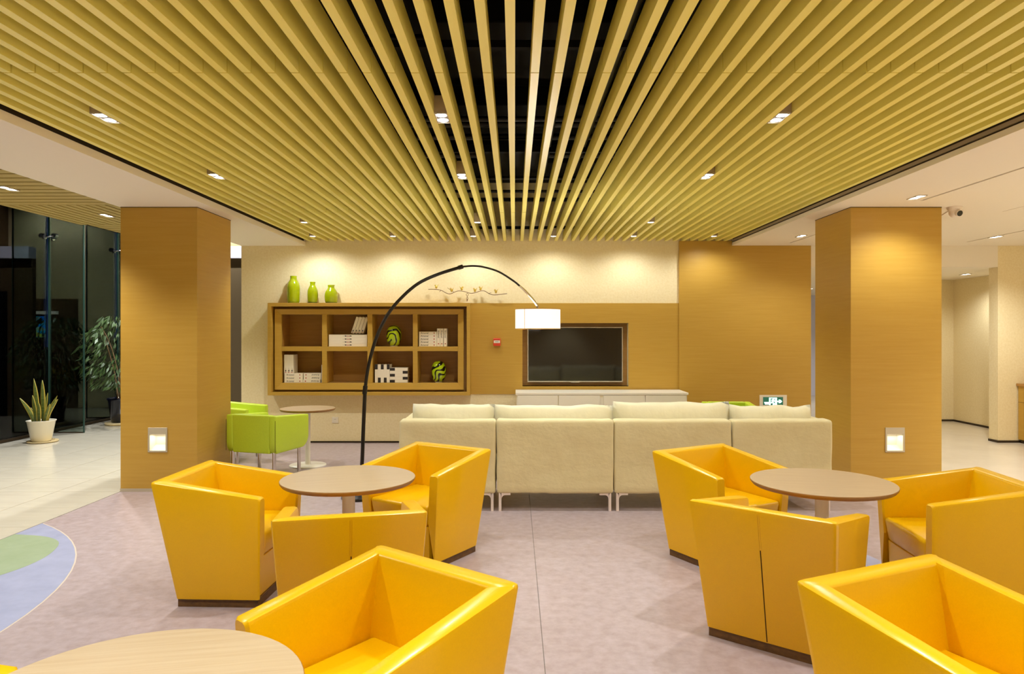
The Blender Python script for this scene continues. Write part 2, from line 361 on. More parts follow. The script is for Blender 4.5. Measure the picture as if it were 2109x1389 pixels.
# right plaster ceiling with recessed air slots
slots = [(3.645, 3.675, -2.5, 6.29), (3.625, 3.655, 7.3, 9.26), (5.905, 5.935, 5.0, 9.16)]
cr = MB(); xs = [2.96, 3.625, 3.645, 3.655, 3.675, 5.905, 5.935, 9.2]; ys = [YF, -2.5, 5.0, 6.29, 7.3, 9.16, 9.26, YW]
for i in range(len(xs)-1):
    for j in range(len(ys)-1):
        cx, cy = (xs[i]+xs[i+1])/2, (ys[j]+ys[j+1])/2
        if any(a < cx < b and c < cy < d for a, b, c, d in slots): continue
        cr.box(xs[i], xs[i+1], ys[j], ys[j+1], ZS, ZS+.04)
cr = cr.build('ceiling_right', M['white']); struct(cr, 'flat white plaster ceiling with air slots by the right pillar', 'ceiling')
boxobj('slot_back', M['fixture'], 2.96, 9.2, YF, YW, ZS+.055, ZS+.08, cr)
boxobj('access_panel', M['white'], 4.78, 5.42, 6.55, 6.85, ZS-.002, ZS, cr)
# left lobby slats
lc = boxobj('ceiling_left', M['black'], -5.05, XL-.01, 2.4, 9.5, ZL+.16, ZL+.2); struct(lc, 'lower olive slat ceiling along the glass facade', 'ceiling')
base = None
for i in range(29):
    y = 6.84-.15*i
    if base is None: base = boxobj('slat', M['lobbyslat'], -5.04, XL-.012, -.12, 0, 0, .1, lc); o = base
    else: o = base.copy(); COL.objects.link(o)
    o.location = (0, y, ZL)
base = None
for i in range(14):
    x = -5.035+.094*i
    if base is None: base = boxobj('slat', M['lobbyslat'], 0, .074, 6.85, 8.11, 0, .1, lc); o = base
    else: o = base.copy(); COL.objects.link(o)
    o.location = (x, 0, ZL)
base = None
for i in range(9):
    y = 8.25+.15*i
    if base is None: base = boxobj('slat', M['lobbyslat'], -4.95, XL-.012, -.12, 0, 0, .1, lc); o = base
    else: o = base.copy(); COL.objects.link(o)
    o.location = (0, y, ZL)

# ------------------------------------------------------------------ glass facade
YG0, YG1 = -3.0, 14.0
posts = [YG0+1.65+.0, ] ; fins = [1.44, 3.25, 5.06, 6.87, 8.68, 10.49, 12.30]
edges = [YG0]+fins+[YG1]
fac = boxobj('window_1', M['darkgap'], -7.05, -6.97, YG0, YG1, 0, .035); struct(fac, 'tall frameless glass facade looking onto the dark garden', 'window')
for a, b in zip(edges[:-1], edges[1:]):
    boxobj('pane', M['glass'], -7.008, -6.996, a+.006, b-.006, .03, 4.4, fac)
for y in fins:
    f = boxobj('glass_fin', M['finglass'], -6.985, -6.46, y-.008, y+.008, .012, 4.4, fac)
    boxobj('fin_edge', M['glassedge'], -6.47, -6.456, y-.011, y+.011, .0, 4.4, f)
    boxobj('fin_foot', M['darkgap'], -6.985, -6.46, y-.012, y+.012, 0, .014, f)
    boxobj('fin_edge', M['glassedge'], -6.99, -6.965, y-.014, y+.014, 0, 4.4, f)
    for z in (2.96,):
        s = MB().tube([(-6.90, y-.03, z), (-6.90, y+.03, z)], .035, 14)
        for dy in (-.09, .09):
            s.tube([(-6.90, y, z), (-6.94, y+dy, z-.03), (-6.985, y+dy, z-.03)], .012, 8)
            s.tube([(-6.992, y+dy, z-.03), (-6.975, y+dy, z-.03)], .035, 14)
        s.build('spider_fitting', M['steel'], f)
boxobj('top_beam', M['darkgap'], -7.05, -6.95, YG0, YG1, 4.4, 4.5, fac)
o = boxobj('wall_upper_left', M['black'], -5.06, -5.04, YF, 9.6, ZL+.02, 4.45); struct(o, 'dark edge of the raised ceiling by the facade', 'wall')
o = boxobj('ceiling_atrium', M['black'], -7.0, X0, YF, 14.0, 4.42, 4.5); struct(o, 'black ceiling high over the window lobby', 'ceiling')
g = boxobj('ground', M['ground'], -20, -7.05, -6, 24, -.2, -.03); struct(g, 'dark paving outside the glass facade', 'ground')

# ------------------------------------------------------------------ pillars with recessed step lights
def pillar(x0, x1, y0, y1, hx0, hx1, hz0, hz1, label):
    m = MB(); z1 = ZS+.003; D = .07
    for a, b, c, d in ((x0, hx0, 0, z1), (hx1, x1, 0, z1), (hx0, hx1, 0, hz0), (hx0, hx1, hz1, z1)):
        m.add([(a,y0,c),(b,y0,c),(b,y0,d),(a,y0,d)], [(0,1,2,3)])
    m.add([(x1,y0,0),(x1,y1,0),(x1,y1,z1),(x1,y0,z1)], [(0,1,2,3)])
    m.add([(x1,y1,0),(x0,y1,0),(x0,y1,z1),(x1,y1,z1)], [(0,1,2,3)])
    m.add([(x0,y1,0),(x0,y0,0),(x0,y0,z1),(x0,y1,z1)], [(0,1,2,3)])
    m.add([(hx0,y0,hz0),(hx1,y0,hz0),(hx1,y0+D,hz0),(hx0,y0+D,hz0),(hx0,y0,hz1),(hx1,y0,hz1),(hx1,y0+D,hz1),(hx0,y0+D,hz1)],
          [(0,1,2,3),(7,6,5,4),(0,3,7,4),(2,1,5,6),(3,2,6,7)])
    me = bpy.data.meshes.new('pillar'); me.from_pydata(m.v, [], m.f); me.materials.append(M['veneer'])
    p = link('pillar', me); struct(p, label, 'pillar')
    boxobj('skirting', M['wallframe'], x0-.004, x1+.004, y0-.004, y1+.004, 0, .03, p)
    boxobj('shadow_gap', M['darkgap'], x0-.002, x1+.002, y0-.002, y1+.002, ZS-.006, ZS, p)
    return p
def step_light(hx0, hx1, y0, hz0, hz1, label):
    cx = (hx0+hx1)/2
    t = thing('step_light', label, 'wall light', (cx, y0, hz0)); W = (hx1-hx0)/2; H = hz1-hz0; D = .066
    m = MB(); fw = .012
    m.box(-W-.004, W+.004, -.006, .002, -.004, fw); m.box(-W-.004, W+.004, -.006, .002, H-.058, H+.004)
    m.box(-W-.004, -W+fw, -.006, .002, fw, H-.058); m.box(W-fw, W+.004, -.006, .002, fw, H-.058)
    m.build('frame', M['wallframe'], t, .001, 1)
    m = MB(); a = W-fw; b = H-.058
    m.add([(-a,0,fw),(a,0,fw),(a*.7,D,fw+.045),(-a*.7,D,fw+.045),(-a,0,b),(a,0,b),(a*.7,D,b-.004),(-a*.7,D,b-.004)],
          [(0,1,2,3),(3,2,6,7),(0,3,7,4),(2,1,5,6),(4,5,6,7)])
    m.build('scoop', M['recess'], t)
    light('AREA', 'step_lamp', (0, .02, b-.012), .10, (1,.93,.76), t, shape='RECTANGLE', size=.1, size_y=.025, rot=(math.radians(-14),0,0))
    return t
PLx = (XL, -2.998); PRx = (3.173, XR)
lz0, lz1 = CAMZ-(931-686)/F*6.6, CAMZ-(882-686)/F*6.6
def hx(p): return (p-1060)/F*6.6
pillar(PLx[0], PLx[1], 6.6, 7.38, hx(306), hx(344), lz0, lz1, 'square wood veneer pillar on the window side with a step light')
step_light(hx(306), hx(344), 6.6, lz0, lz1, 'recessed step light low on the pillar beside the tiled floor')
pillar(PRx[0], PRx[1], 6.6, 7.38, hx(1824), hx(1862), lz0, lz1, 'square wood veneer pillar beside the white sofa and inner lobby')
step_light(hx(1824), hx(1862), 6.6, lz0, lz1, 'recessed step light low on the pillar beside the sofa')

# ------------------------------------------------------------------ downlights between the slats
def downlight(x, y, z, label, group, power, color=NEUTRAL, double=True, size=120, hide_box=False, w=.075, h=.10):
    t = thing('downlight', label, 'ceiling light', (x, y, z), 0, group)
    L = .19 if double else .095
    if not hide_box:
        MB().box(-w/2, w/2, -L/2, L/2, .004, h).build('housing', M['fixture'], t)
    m = MB(); e = .006
    m.box(-w/2, w/2, -L/2, -L/2+e, -.004, .006); m.box(-w/2, w/2, L/2-e, L/2, -.004, .006)
    m.box(-w/2, -w/2+e, -L/2+e, L/2-e, -.004, .006); m.box(w/2-e, w/2, -L/2+e, L/2-e, -.004, .006)
    m.box(-w/2+e, w/2-e, -L/2+e, L/2-e, .001, .004, 1)
    m.build('bezel', [M['wallframe'], M['bezel']], t)
    for dy in ((-.047, .047) if double else (0,)):
        MB().lathe([(.0305, -.0005), (.0305, .003)], 0, dy, 20).build('lens', M['lens'], t)
    light('SPOT', 'lamp', (0, 0, -.02), power, color, t, spot_size=math.radians(size), spot_blend=.7, shadow_soft_size=.03)
    return t
gx = lambda k: SX+PITCH*k
cols = [(-20.5, 'window-side'), (-3.5, 'middle'), (13.5, 'pillar-side')]
rows = [(-2.2,'over the entrance'),(-.7,'near the entrance'),(.9,'over the entrance tables'),(2.48,'over the nearest tables'),(4.08,'over the yellow chair tables'),(5.6,'over the back of the sofa'),(7.93,'over the sofa seats')]
for k, cn in cols:
    for y, rn in rows:
        downlight(gx(k), y, ZL+.002, f'square lamp between slats, {cn} column, {rn}', 'square lamps between the slats', (W_MAIN if y > 3 else 66) if y > 1 else W_MAIN*2.6, double=y < 7, size=120 if y > 1 else 84)
for k, cn in ((-22.5,'nearest the window-side soffit'),(-13.5,'above the green vases'),(-4.5,'above the bird branch'),(4.5,'above the arc lamp shade'),(13.5,'above the television edge'),(22.5,'nearest the plaster ceiling')):
    downlight(gx(k), 9.07, ZL+.002, f'small wall-washing lamp between slats, {cn}', 'wall-washing lamps between the slats', W_WALL*(1.35 if k < -20 else 1), NEUTRAL, double=False, size=160)
for (x, y, lab) in ((3.52, 6.12, 'flush ceiling light above the right pillar'), (3.51, 8.57, 'flush ceiling light between right pillar and veneer wall'), (5.95, 8.65, 'flush ceiling light before the lobby opening'),
                    (5.95, 5.2, 'flush ceiling light right of the pillar'), (5.95, 2.2, 'flush ceiling light over the right walkway'), (5.95, -.8, 'flush ceiling light over the right walkway near the entrance')):
    downlight(x, y, ZS-.003, lab, 'flush lights in the plaster ceiling', (24 if x < 4 and y < 7 else 26 if x < 4 else 72 if y > 8 else W_SIDE*1.7), NEUTRAL, True, 140, True)
for (x, y, lab) in ((-4.38, 6.05, 'lamp among olive slats before the pillar'), (-4.34, 7.44, 'lamp among olive slats behind the pillar'), (-4.38, 4.0, 'lamp among olive slats near the tiled entrance')):
    downlight(x, y, ZL-.004, lab, 'lamps in the olive slat ceiling', W_LOBBY, WARM, True, 120, True)
for (x, y, lab) in ((6.9, 10.7, 'flush light in the inner lobby ceiling'), (6.0, 14.2, 'flush light in the corridor ceiling')):
    downlight(x, y, 2.395, lab, 'flush lights in the inner ceiling', 80 if y > 12 else 26, COOL if y > 12 else NEUTRAL, True, 150, True)
downlight(-5.6, 11.6, 4.40, 'flush lamp high over the window lobby', 'high lobby lamps', 280, COOL, True, 130, True)
downlight(-5.6, 9.0, 4.40, 'flush lamp high above the snake plant', 'high lobby lamps', 320, COOL, True, 120, True)
downlight(-4.9, 13.3, 4.40, 'added unseen lamp brightening the far lobby wall before the mosaic picture', 'high lobby lamps', 150, WARM, True, 150, True)  # added lamp, out of view, to brighten the far lobby wall

# ------------------------------------------------------------------ yellow tub chairs
def tub_chair():
    t = thing('tub_chair', 'x', 'chair')
    zb, zbk, ztp = .045, .69, .605
    wb_, wt_ = .30, .34; yb0, yt0, yb1, yt1 = -.23, -.357, .23, .25; th = .075; zi = .30; rc = .012
    def ring(ob, ot, it, ib):
        ob, ot, it, ib = map(Vector, (ob, ot, it, ib)); pts = [ob]
        d = (ot-ob).normalized(); c = (it-ot).normalized()
        pts += [ot-d*.016, ot-d*.005+c*.004, ot+c*.016, it-c*.016]
        d2 = (it-ib).normalized()
        pts += [it-c*.004-d2*.005, it-d2*.016, ib]
        return pts
    def arm_ring(s, u, inset=0.0):
        f = (zi-zb)/(zbk-zb)
        lerp = lambda a, b: a+(b-a)*u
        zt = lerp(zbk, ztp)-inset
        ob = (s*(wb_-inset), lerp(yb0, yb1), zb); ot = (s*(wt_-inset), lerp(yt0, yt1), zt)
        it = (s*(wt_-th+inset), lerp(yt0+th*.99, yt1), zt-.002)
        wi = wb_+(wt_-wb_)*f; yi = lerp(yb0+(yt0-yb0)*f+th, yb1+(yt1-yb1)*f)
        return ring(ob, ot, it, (s*(wi-th+inset), yi, zi))
    def strip(rings, name, cap0=False, cap1=False):
        n = len(rings[0]); vs = [p for r in rings for p in r]
        fs = [(i*n+k, i*n+k+1, (i+1)*n+k+1, (i+1)*n+k) for i in range(len(rings)-1) for k in range(n-1)]
        m = MB().add(vs, fs, 0, True)
        fs2 = [(i*n+n-1, i*n, (i+1)*n, (i+1)*n+n-1) for i in range(len(rings)-1)]
        m.add(vs, fs2, 0, False)
        if cap0: m.add(rings[0], [tuple(range(n))])
        if cap1: m.add(rings[-1], [tuple(range(n))])
        bm_o = m.build(name, M['leather'], t)
        return bm_o
    def fix(o):   # weld and set flat shading with smooth roll edges
        bm = bmesh.new(); bm.from_mesh(o.data); bmesh.ops.remove_doubles(bm, verts=bm.verts, dist=1e-5)
        bmesh.ops.recalc_face_normals(bm, faces=bm.faces)
        for f in bm.faces: f.smooth = True
        for e in bm.edges:
            e.smooth = not (len(e.link_faces) == 2 and e.calc_face_angle(0) > math.radians(38))
        bm.to_mesh(o.data); bm.free()
    eps = .045
    for s in (-1, 1):
        r = [arm_ring(s, eps), arm_ring(s, .5), arm_ring(s, .985), ]
        tipo = [p+Vector((0, .010, 0)) for p in arm_ring(s, .985, .008)]
        fix(strip(r+[tipo], 'armrest', True, True))
    # backrest wraps both corners
    R = []
    def corner(s):
        a = arm_ring(s, eps); c0 = arm_ring(s, 0)
        out = []
        for q in (0, .5, 1):
            rr = []
            for i, p in enumerate(c0):
                if i < 4:   # outer points: round the corner
                    ax = p+Vector((0, rc*1.6, 0)); bx = p+Vector((-s*rc*1.6, 0, 0))
                    rr.append(ax.lerp(p, .45).lerp(p.lerp(bx, .55), .5) if q == .5 else (ax if q == 0 else bx))
                else: rr.append(Vector(p))
            out.append(rr)
        return [a]+out
    L_ = corner(-1); R_ = corner(1)
    fix(strip(L_+R_[::-1], 'backrest', True, True))
    # seat cushion and front panel
    m = MB(); x = .243
    m.hexa([(-x+.014,-.25,.26),(x-.014,-.25,.26),(x-.014,.228,.26),(-x+.014,.228,.26)], [(-x-.004,-.29,.405),(x+.004,-.29,.405),(x+.004,.245,.398),(-x-.004,.245,.398)])
    s = m.build('seat', M['leather'], t, .022, 3, smooth=True)
    m = MB(); m.hexa([(-.235,-.2,.045),(.235,-.2,.045),(.235,.215,.045),(-.235,.215,.045)], [(-.24,-.2,.262),(.24,-.2,.262),(.24,.222,.262),(-.24,.222,.262)])
    m.build('front_panel', M['leather'], t, .006, 2)
    boxobj('plinth', M['plinth'], -.29, .29, -.222, .222, 0, .046, t)
    # centre seam on the outside of the back: stitched ridge above, open slit below
    def on_back(z, off): f = (z-zb)/(zbk-zb); return (yb0+(yt0-yb0)*f)-off
    m = MB()
    m.hexa([(-.0022,on_back(.05,.0012),.05),(.0022,on_back(.05,.0012),.05),(.0022,on_back(.05,-.004),.05),(-.0022,on_back(.05,-.004),.05)],
           [(-.0022,on_back(.50,.0012),.50),(.0022,on_back(.50,.0012),.50),(.0022,on_back(.50,-.004),.50),(-.0022,on_back(.50,-.004),.50)])
    m.build('back_slit', M['seam'], t)
    m = MB()
    for dx in (-.004, .004):
        m.hexa([(dx-.0012,on_back(.50,.0012),.50),(dx+.0012,on_back(.50,.0012),.50),(dx+.0012,on_back(.50,-.004),.50),(dx-.0012,on_back(.50,-.004),.50)],
               [(dx-.0012,on_back(.672,.0012),.672),(dx+.0012,on_back(.672,.0012),.672),(dx+.0012,on_back(.672,-.004),.672),(dx-.0012,on_back(.672,-.004),.672)])
    m.build('stitching', M['leather'], t)
    return t
def facing(fx, fy): return math.atan2(fy, fx)-PI/2
def from_back(c1, c2, flip=1):
    (x1, y1), (x2, y2) = c1, c2; d = Vector((x2-x1, y2-y1)).normalized(); f = Vector((-d.y, d.x))*flip
    c = Vector(((x1+x2)/2, (y1+y2)/2))+f*.357
    return (c.x, c.y, facing(f.x, f.y))
chairs = [
    (-1.61, 4.11, facing(1, -.04), 'yellow tub chair beside the window-side pillar, side panel facing the open floor'),
    from_back((-1.047,3.01), (-.397,3.165), 1)+('yellow tub chair showing its slit back, between the two other chairs of the left table',),
    from_back((-.7335,5.242), (-.156,4.884), -1)+('yellow tub chair by the arc lamp foot, its arm next to the sofa',),
    from_back((-.513,2.6875), (.0205,2.269), -1)+('yellow tub chair with bright seat, pulled to the nearest round table',),
    from_back((.944,4.82), (1.523,5.147), -1)+('yellow tub chair close behind the sofa at the table by the right pillar',),
    from_back((.837,3.395), (1.371,2.964), 1)+('yellow tub chair showing its whole slit back and brown plinth',),
    (2.437, 3.93, facing(-1, .08), 'yellow tub chair in front of the right pillar, open seat turned to the table'),
    from_back((.93,2.302), (1.52,2.575), -1)+('yellow tub chair turned away from the table by the right pillar',),
    (-1.58, 1.545, facing(1, 0), 'yellow tub chair of which only one armrest end shows by the nearest table'),
]
ch0 = tub_chair(); index_children()
for i, (x, y, r, lab) in enumerate(chairs):
    o = ch0 if i == 0 else copy_tree(ch0)
    o.location = (x, y, 0); o.rotation_euler = (0, 0, r); o['label'] = lab; o['group'] = 'yellow tub chairs'

# ------------------------------------------------------------------ round tables
def table(x, y, r, h, pr, br, label, rz=0):
    t = thing('round_table', label, 'table', (x, y, 0), rz, 'round pedestal tables')
    m = MB().lathe([(r-.012,0),(r-.002,.012),(r,.022),(r-.0015,.024)], 0, 0, 64, 1, cap=True, z=h-.024); m.build('edge_band', [M['tabletop'], M['tableedge']], t)
    MB().lathe([(r-.0015,0),(r-.003,.0015)], 0, 0, 64, 0, z=h-.0005).build('tabletop', M['tabletop'], t)
    MB().lathe([(pr,.012),(pr,h-.03),(pr+.05,h-.028),(pr+.05,h-.022)], 0, 0, 28).build('pedestal', M['tablewhite'], t)
    MB().lathe([(br,0),(br,.008),(br-.004,.012),(pr+.01,.016)], 0, 0, 40).build('foot_plate', M['tablewhite'], t)
    return t
table(-.974, 4.10, .388, .65, .037, .20, 'round wood table among three yellow chairs near the arc lamp', .3)
table(1.758, 4.0, .392, .65, .037, .20, 'round wood table among yellow chairs in front of the right pillar', -.2)
table(-.893, 1.62, .39, .65, .037, .20, 'round wood table nearest the entrance, cropped by two yellow chairs', .2)
table(-2.34, 7.91, .305, .647, .029, .203, 'small round table beside the green armchairs', .6)

# ------------------------------------------------------------------ sofa sections
def pillow(w, h, t, n=14, seed=0):
    m = MB(); vs = []
    for side in (1, -1):
        for j in range(n+1):
            for i in range(n+1):
                u = -1+2*i/n; v = -1+2*j/n
                k = (max(0, (1-abs(u)**3.2))*max(0, (1-abs(v)**2.6)))**.5
                wob = noise.noise(Vector((u*1.7+seed, v*1.9, seed*3.1+side)))*.012
                px_ = w/2*u*(1-.05*(1-abs(u))*0-.035*(abs(v) < .99)*(1-v*v)*-.3)*(1 if abs(v) < .98 else 1.0)
                vs.append((px_, side*(t/2*k+(wob if k > .2 else 0)), h/2*v*(1-.05*(1-u*u)*0)+.02*noise.noise(Vector((u*2.5+seed, 0, seed)))*(v > .5)))
    N = (n+1)*(n+1); q = lambda i, j: j*(n+1)+i
    fs = [(q(i,j), q(i+1,j), q(i+1,j+1), q(i,j+1)) for j in range(n) for i in range(n)]
    fs += [(N+q(i,j+1), N+q(i+1,j+1), N+q(i+1,j), N+q(i,j)) for j in range(n) for i in range(n)]
    m.add(vs, fs, 0, True)
    return m
def weld(o):
    bm = bmesh.new(); bm.from_mesh(o.data); bmesh.ops.remove_doubles(bm, verts=bm.verts, dist=2e-4)
    bmesh.ops.recalc_face_normals(bm, faces=bm.faces); bm.to_mesh(o.data); bm.free()
YS = 5.87
def cloth_panel(x0, x1, y0, y1, z0, z1, name, matl, parent, seed):   # rounded, slightly rumpled upholstered block
    bm = bmesh.new(); bmesh.ops.create_cube(bm, size=1)
    for v in bm.verts: v.co = Vector(((x0+x1)/2+v.co.x*(x1-x0), (y0+y1)/2+v.co.y*(y1-y0), (z0+z1)/2+v.co.z*(z1-z0)))
    bmesh.ops.bevel(bm, geom=bm.edges[:], offset=.022, segments=3, profile=.5, affect='EDGES')
    bmesh.ops.subdivide_edges(bm, edges=[e for e in bm.edges if e.calc_length() > .1], cuts=14, use_grid_fill=True)
    for v in bm.verts:
        p = v.co; a = noise.noise(Vector((p.x*3.2+seed, p.y*3, p.z*4.1)))*.006+noise.noise(Vector((p.x*9+seed, p.y*8, p.z*5+p.x*5)))*.004
        v.co += v.normal*a
    for f in bm.faces: f.smooth = True
    me = bpy.data.meshes.new(name); bm.to_mesh(me); bm.free(); me.materials.append(matl)
    return link(name, me, parent)
def sofa(x0p, x1p, c0, c1, ch, label, arm=0, seed=0):
    x0, x1 = (x0p-1060)/245.3, (x1p-1060)/245.3; cx = (x0+x1)/2; hw = (x1-x0)/2
    t = thing('sofa_section', label, 'sofa', (cx, YS, 0), 0, 'sofa sections in a row')
    zt, zb = .765, .148
    cloth_panel(-hw, hw, 0, .16, zb, zt, 'backrest', M['sofa'], t, seed)
    a0, a1 = -hw, hw
    if arm < 0: cloth_panel(-hw, -hw+.075, .155, .86, zb, zt-.012, 'armrest', M['sofa'], t, seed+3); a0 += .075
    if arm > 0: cloth_panel(hw-.075, hw, .155, .86, zb, zt-.012, 'armrest', M['sofa'], t, seed+3); a1 -= .075
    cloth_panel(a0+.002, a1-.002, .155, .85, zb, .31, 'base', M['sofa'], t, seed+5)
    cloth_panel(a0+.004, a1-.004, .16, .87, .31, .45, 'seat_cushion', M['cushion'], t, seed+7)
    # back cushion leaning on the backrest
    q0, q1 = px(c0, 800, YS+.27)[0]-cx, px(c1, 800, YS+.27)[0]-cx
    zc = px(1000, ch, YS+.27)[2]
    h = zc-.442
    o = pillow(q1-q0, h, .19, 14, seed).build('back_cushion', M['cushion'], t, loc=((q0+q1)/2, .262, .442+h/2)); weld(o); o.rotation_euler = (math.radians(-4), 0, 0)
    for sx in (-1, 1):
        for yy in (.012, .80):
            m = MB(); X = sx*(hw-.028)
            m.box(X-.011, X+.011, yy, yy+.025, 0, zb+.012)
            d = -sx
            prof = [(X+d*.008, zb-.014)]+[(X+d*(.011+.030*(1-math.cos(k*PI/12))), zb-.055+.041*math.sin(k*PI/12)) for k in range(7)]+[(X+d*.088, zb-.014),(X+d*.088, zb+.006),(X, zb+.006)]
            m.polyxz(prof if d < 0 else prof[::-1], yy, yy+.025)
            m.build('leg', M['legwhite'], t)
    return t
sofa(822, 1020.5, 850.5, 1018.5, 833, 'end section of the cream sofa on the arc lamp side', -1, 1)
sofa(1023, 1263.5, 1018.5, 1262.5, 835, 'cream sofa section with legs showing, next to the arc lamp end', 0, 2)
sofa(1265.5, 1508, 1263, 1501.5, 829, 'cream sofa section with the tallest cushion, in front of the green armchair', 0, 3)
sofa(1510, 1715, 1501.5, 1669.5, 836, 'end section of the cream sofa beside the right pillar', 1, 4)

# ------------------------------------------------------------------ arc floor lamp
t = thing('arc_lamp', 'black arc floor lamp with lit drum shade curving over the sofa', 'floor lamp', (-1.41, 6.35, 0))
def lampY(x): return 6.35+max(0, (x-742)/365)*.55
def lp(x, y): p = px(x, y, lampY(x)); return (p[0]+1.41, p[1]-6.35, p[2])
MB().lathe([(.16,0),(.16,.022),(.152,.03),(.03,.032),(.024,.05)], 0, 0, 40).build('base', M['lampblack'], t)
lower = [(0, 0, .03), lp(745.5, 957), lp(748.5, 880), lp(752, 801)]
MB().tube(smooth_pts(lower, 6), .0175, 12).build('pole', M['lampblack'], t)
mid = [lp(*p) for p in ((752,801),(757,765),(765,728.5),(778,689),(798,649),(824.5,616),(861,584.5),(904,564.6),(952,549.7))]
MB().tube(smooth_pts(mid, 5), .0155, 12).build('arc_tube', M['lampblack'], t)
MB().tube([lp(750.8,812), lp(752.6,795)], .0215, 12).build('collar', M['lampblack'], t)
MB().tube([lp(944,552), lp(953,549.3)], .0205, 12).build('collar', M['lampblack'], t)
thin = [lp(*p) for p in ((952,549.7),(974,548),(996.6,550.5),(1027,560),(1057,578.6),(1070,589))]
MB().tube(smooth_pts(thin, 5), .0095, 10).build('arc_tube', M['lampblack'], t)
tip = [lp(*p) for p in ((1070,589),(1080,598),(1096.7,616.5),(1106,629)) ]
MB().tube(smooth_pts(tip, 5), [.0095+.005*i/15 for i in range(16)], 10).build('arc_tip', M['chrome'], t)
MB().tube([lp(1107,628), lp(1107.5,642)], .011, 10).build('shade_stem', M['chrome'], t)
sc_ = lp(1107.7, 657.5); R, H = .222, .192
m = MB(); N = 48
m.lathe([(R, -H/2), (R, H/2)], 0, 0, N, 0, cap=False); m.lathe([(R-.006, H/2), (R-.006, -H/2)], 0, 0, N, 0, cap=False)
sh = m.build('shade', M['shade'], t, loc=sc_)
m = MB()
for z in (-H/2, H/2): m.tube([(R*math.cos(2*PI*k/40), R*math.sin(2*PI*k/40), z) for k in range(41)], .0035, 6, cap=False)
m.build('shade_ring', M['shadeend'], sh)
a = math.radians(233); MB().box(-.0015, .0015, -.003, .001, -H/2, H/2).build('shade_seam', M['shadeend'], sh, loc=(R*math.cos(a), R*math.sin(a), 0)).rotation_euler = (0, 0, a+PI/2)
MB().ball((0,0,0), .045, 16, 10).build('bulb', M['lens'], sh)
light('POINT', 'bulb_light', (0, 0, .03), 26, WARM, sh, shadow_soft_size=.06)

# ------------------------------------------------------------------ white cabinet and television
t = thing('media_cabinet', 'long white low cabinet with four doors under the television', 'cabinet', (1.126, 9.01, 0))
boxobj('body', M['cabinet'], -1.10, 1.10, .02, .50, .06, .70, t); boxobj('plinth', M['cabinet'], -1.06, 1.06, .05, .50, 0, .06, t)
boxobj('top', M['cabinet'], -1.114, 1.114, 0, .505, .70, .728, t, .002)
for a, b in ((-1.09,-.567),(-.561,-.024),(.018,.555),(.561,1.09)):
    boxobj('door', M['cabinet'], a+.003, b-.003, .004, .022, .07, .695, t, .002)
t = thing('television', 'black flat television with silver rim in the wall niche', 'television', (px(1184.5,0,9.62)[0], 9.62, px(0,730.5,9.62)[2]))
TW, TH = 196*9.62/F/2, 113*9.62/F/2
boxobj('back_case', M['lampblack'], -TW+.03, TW-.03, .012, .05, -TH+.03, TH-.03, t)
m = MB(); e = .011
m.box(-TW,TW,-.004,.014,-TH,-TH+e*1.2); m.box(-TW,TW,-.004,.014,TH-e,TH); m.box(-TW,-TW+e,-.004,.014,-TH+e,TH-e); m.box(TW-e,TW,-.004,.014,-TH+e,TH-e)
m.build('bezel', M['silver'], t); boxobj('screen', M['screen'], -TW+e, TW-e, 0, .012, -TH+e, TH-e, t); boxobj('badge', M['silver'], -.06, .06, -.004, .004, -TH-.008, -TH+.002, t)

# ------------------------------------------------------------------ bookcase
bc = thing('bookcase', 'brown built-in bookcase of eight open cubbies in a deep frame', 'bookcase', (-1.955, YW, .66))
OX, OZ = 1.955, -.66
def bq(x, z): return (x+OX, z+OZ)
def frame(ox0, ox1, oz0, oz1, w, y0, y1, slope, name, matl, parent):
    ox0 += OX; ox1 += OX; oz0 += OZ; oz1 += OZ; y0 -= YW; y1 -= YW
    ix0, ix1, iz0, iz1 = ox0+w[0], ox1-w[1], oz0+w[2], oz1-w[3]
    O = [(ox0,oz0),(ox1,oz0),(ox1,oz1),(ox0,oz1)]; I = [(ix0,iz0),(ix1,iz0),(ix1,iz1),(ix0,iz1)]
    for k in range(4):
        a, b, c, d = O[k], O[(k+1)%4], I[(k+1)%4], I[k]
        f = [(a[0],y0,a[1]),(b[0],y0,b[1]),(c[0],y0+slope,c[1]),(d[0],y0+slope,d[1])]
        bk = [(p[0],y1,p[2]) for p in f]
        MB().hexa(f, bk).build(name, matl, parent, .0012, 1)
FX0, FX1, FZ0, FZ1 = -3.312, -.599, .661, 1.903
frame(FX0, FX1, FZ0, FZ1, (.048,.045,.042,.048), 9.37, 9.555, .0, 'frame_board', M['veneer'], bc)
frame(-3.264, -.644, .703, 1.855, (.09,.09,.085,.075), 9.53, 9.565, .0, 'shadow_board', M['walnut'], bc)
cxs = [(-3.152,-2.604),(-2.54,-1.991),(-1.925,-1.376),(-1.314,-.768)]; czs = [(.823,1.253),(1.315,1.749)]
frame(-3.241, -.689, .732, 1.822, (.089,.079,.091,.073), 9.44, 9.5, .014, 'cubby_frame', M['veneer'], bc)
def bbox(name, x0, x1, y0, y1, z0, z1, matl): return boxobj(name, matl, x0+OX, x1+OX, y0-YW, y1-YW, z0+OZ, z1+OZ, bc, .001)
for k in range(3): bbox('divider', cxs[k][1], cxs[k+1][0], 9.452, 9.80, czs[0][0], czs[1][1], M['veneer'])
for c in cxs: bbox('shelf', c[0], c[1], 9.453, 9.80, czs[0][1], czs[1][0], M['veneer'])
bbox('cubby_side', -3.20, -3.152, 9.49, 9.80, .78, 1.79, M['walnut']); bbox('cubby_side', -.768, -.72, 9.49, 9.80, .78, 1.79, M['walnut'])
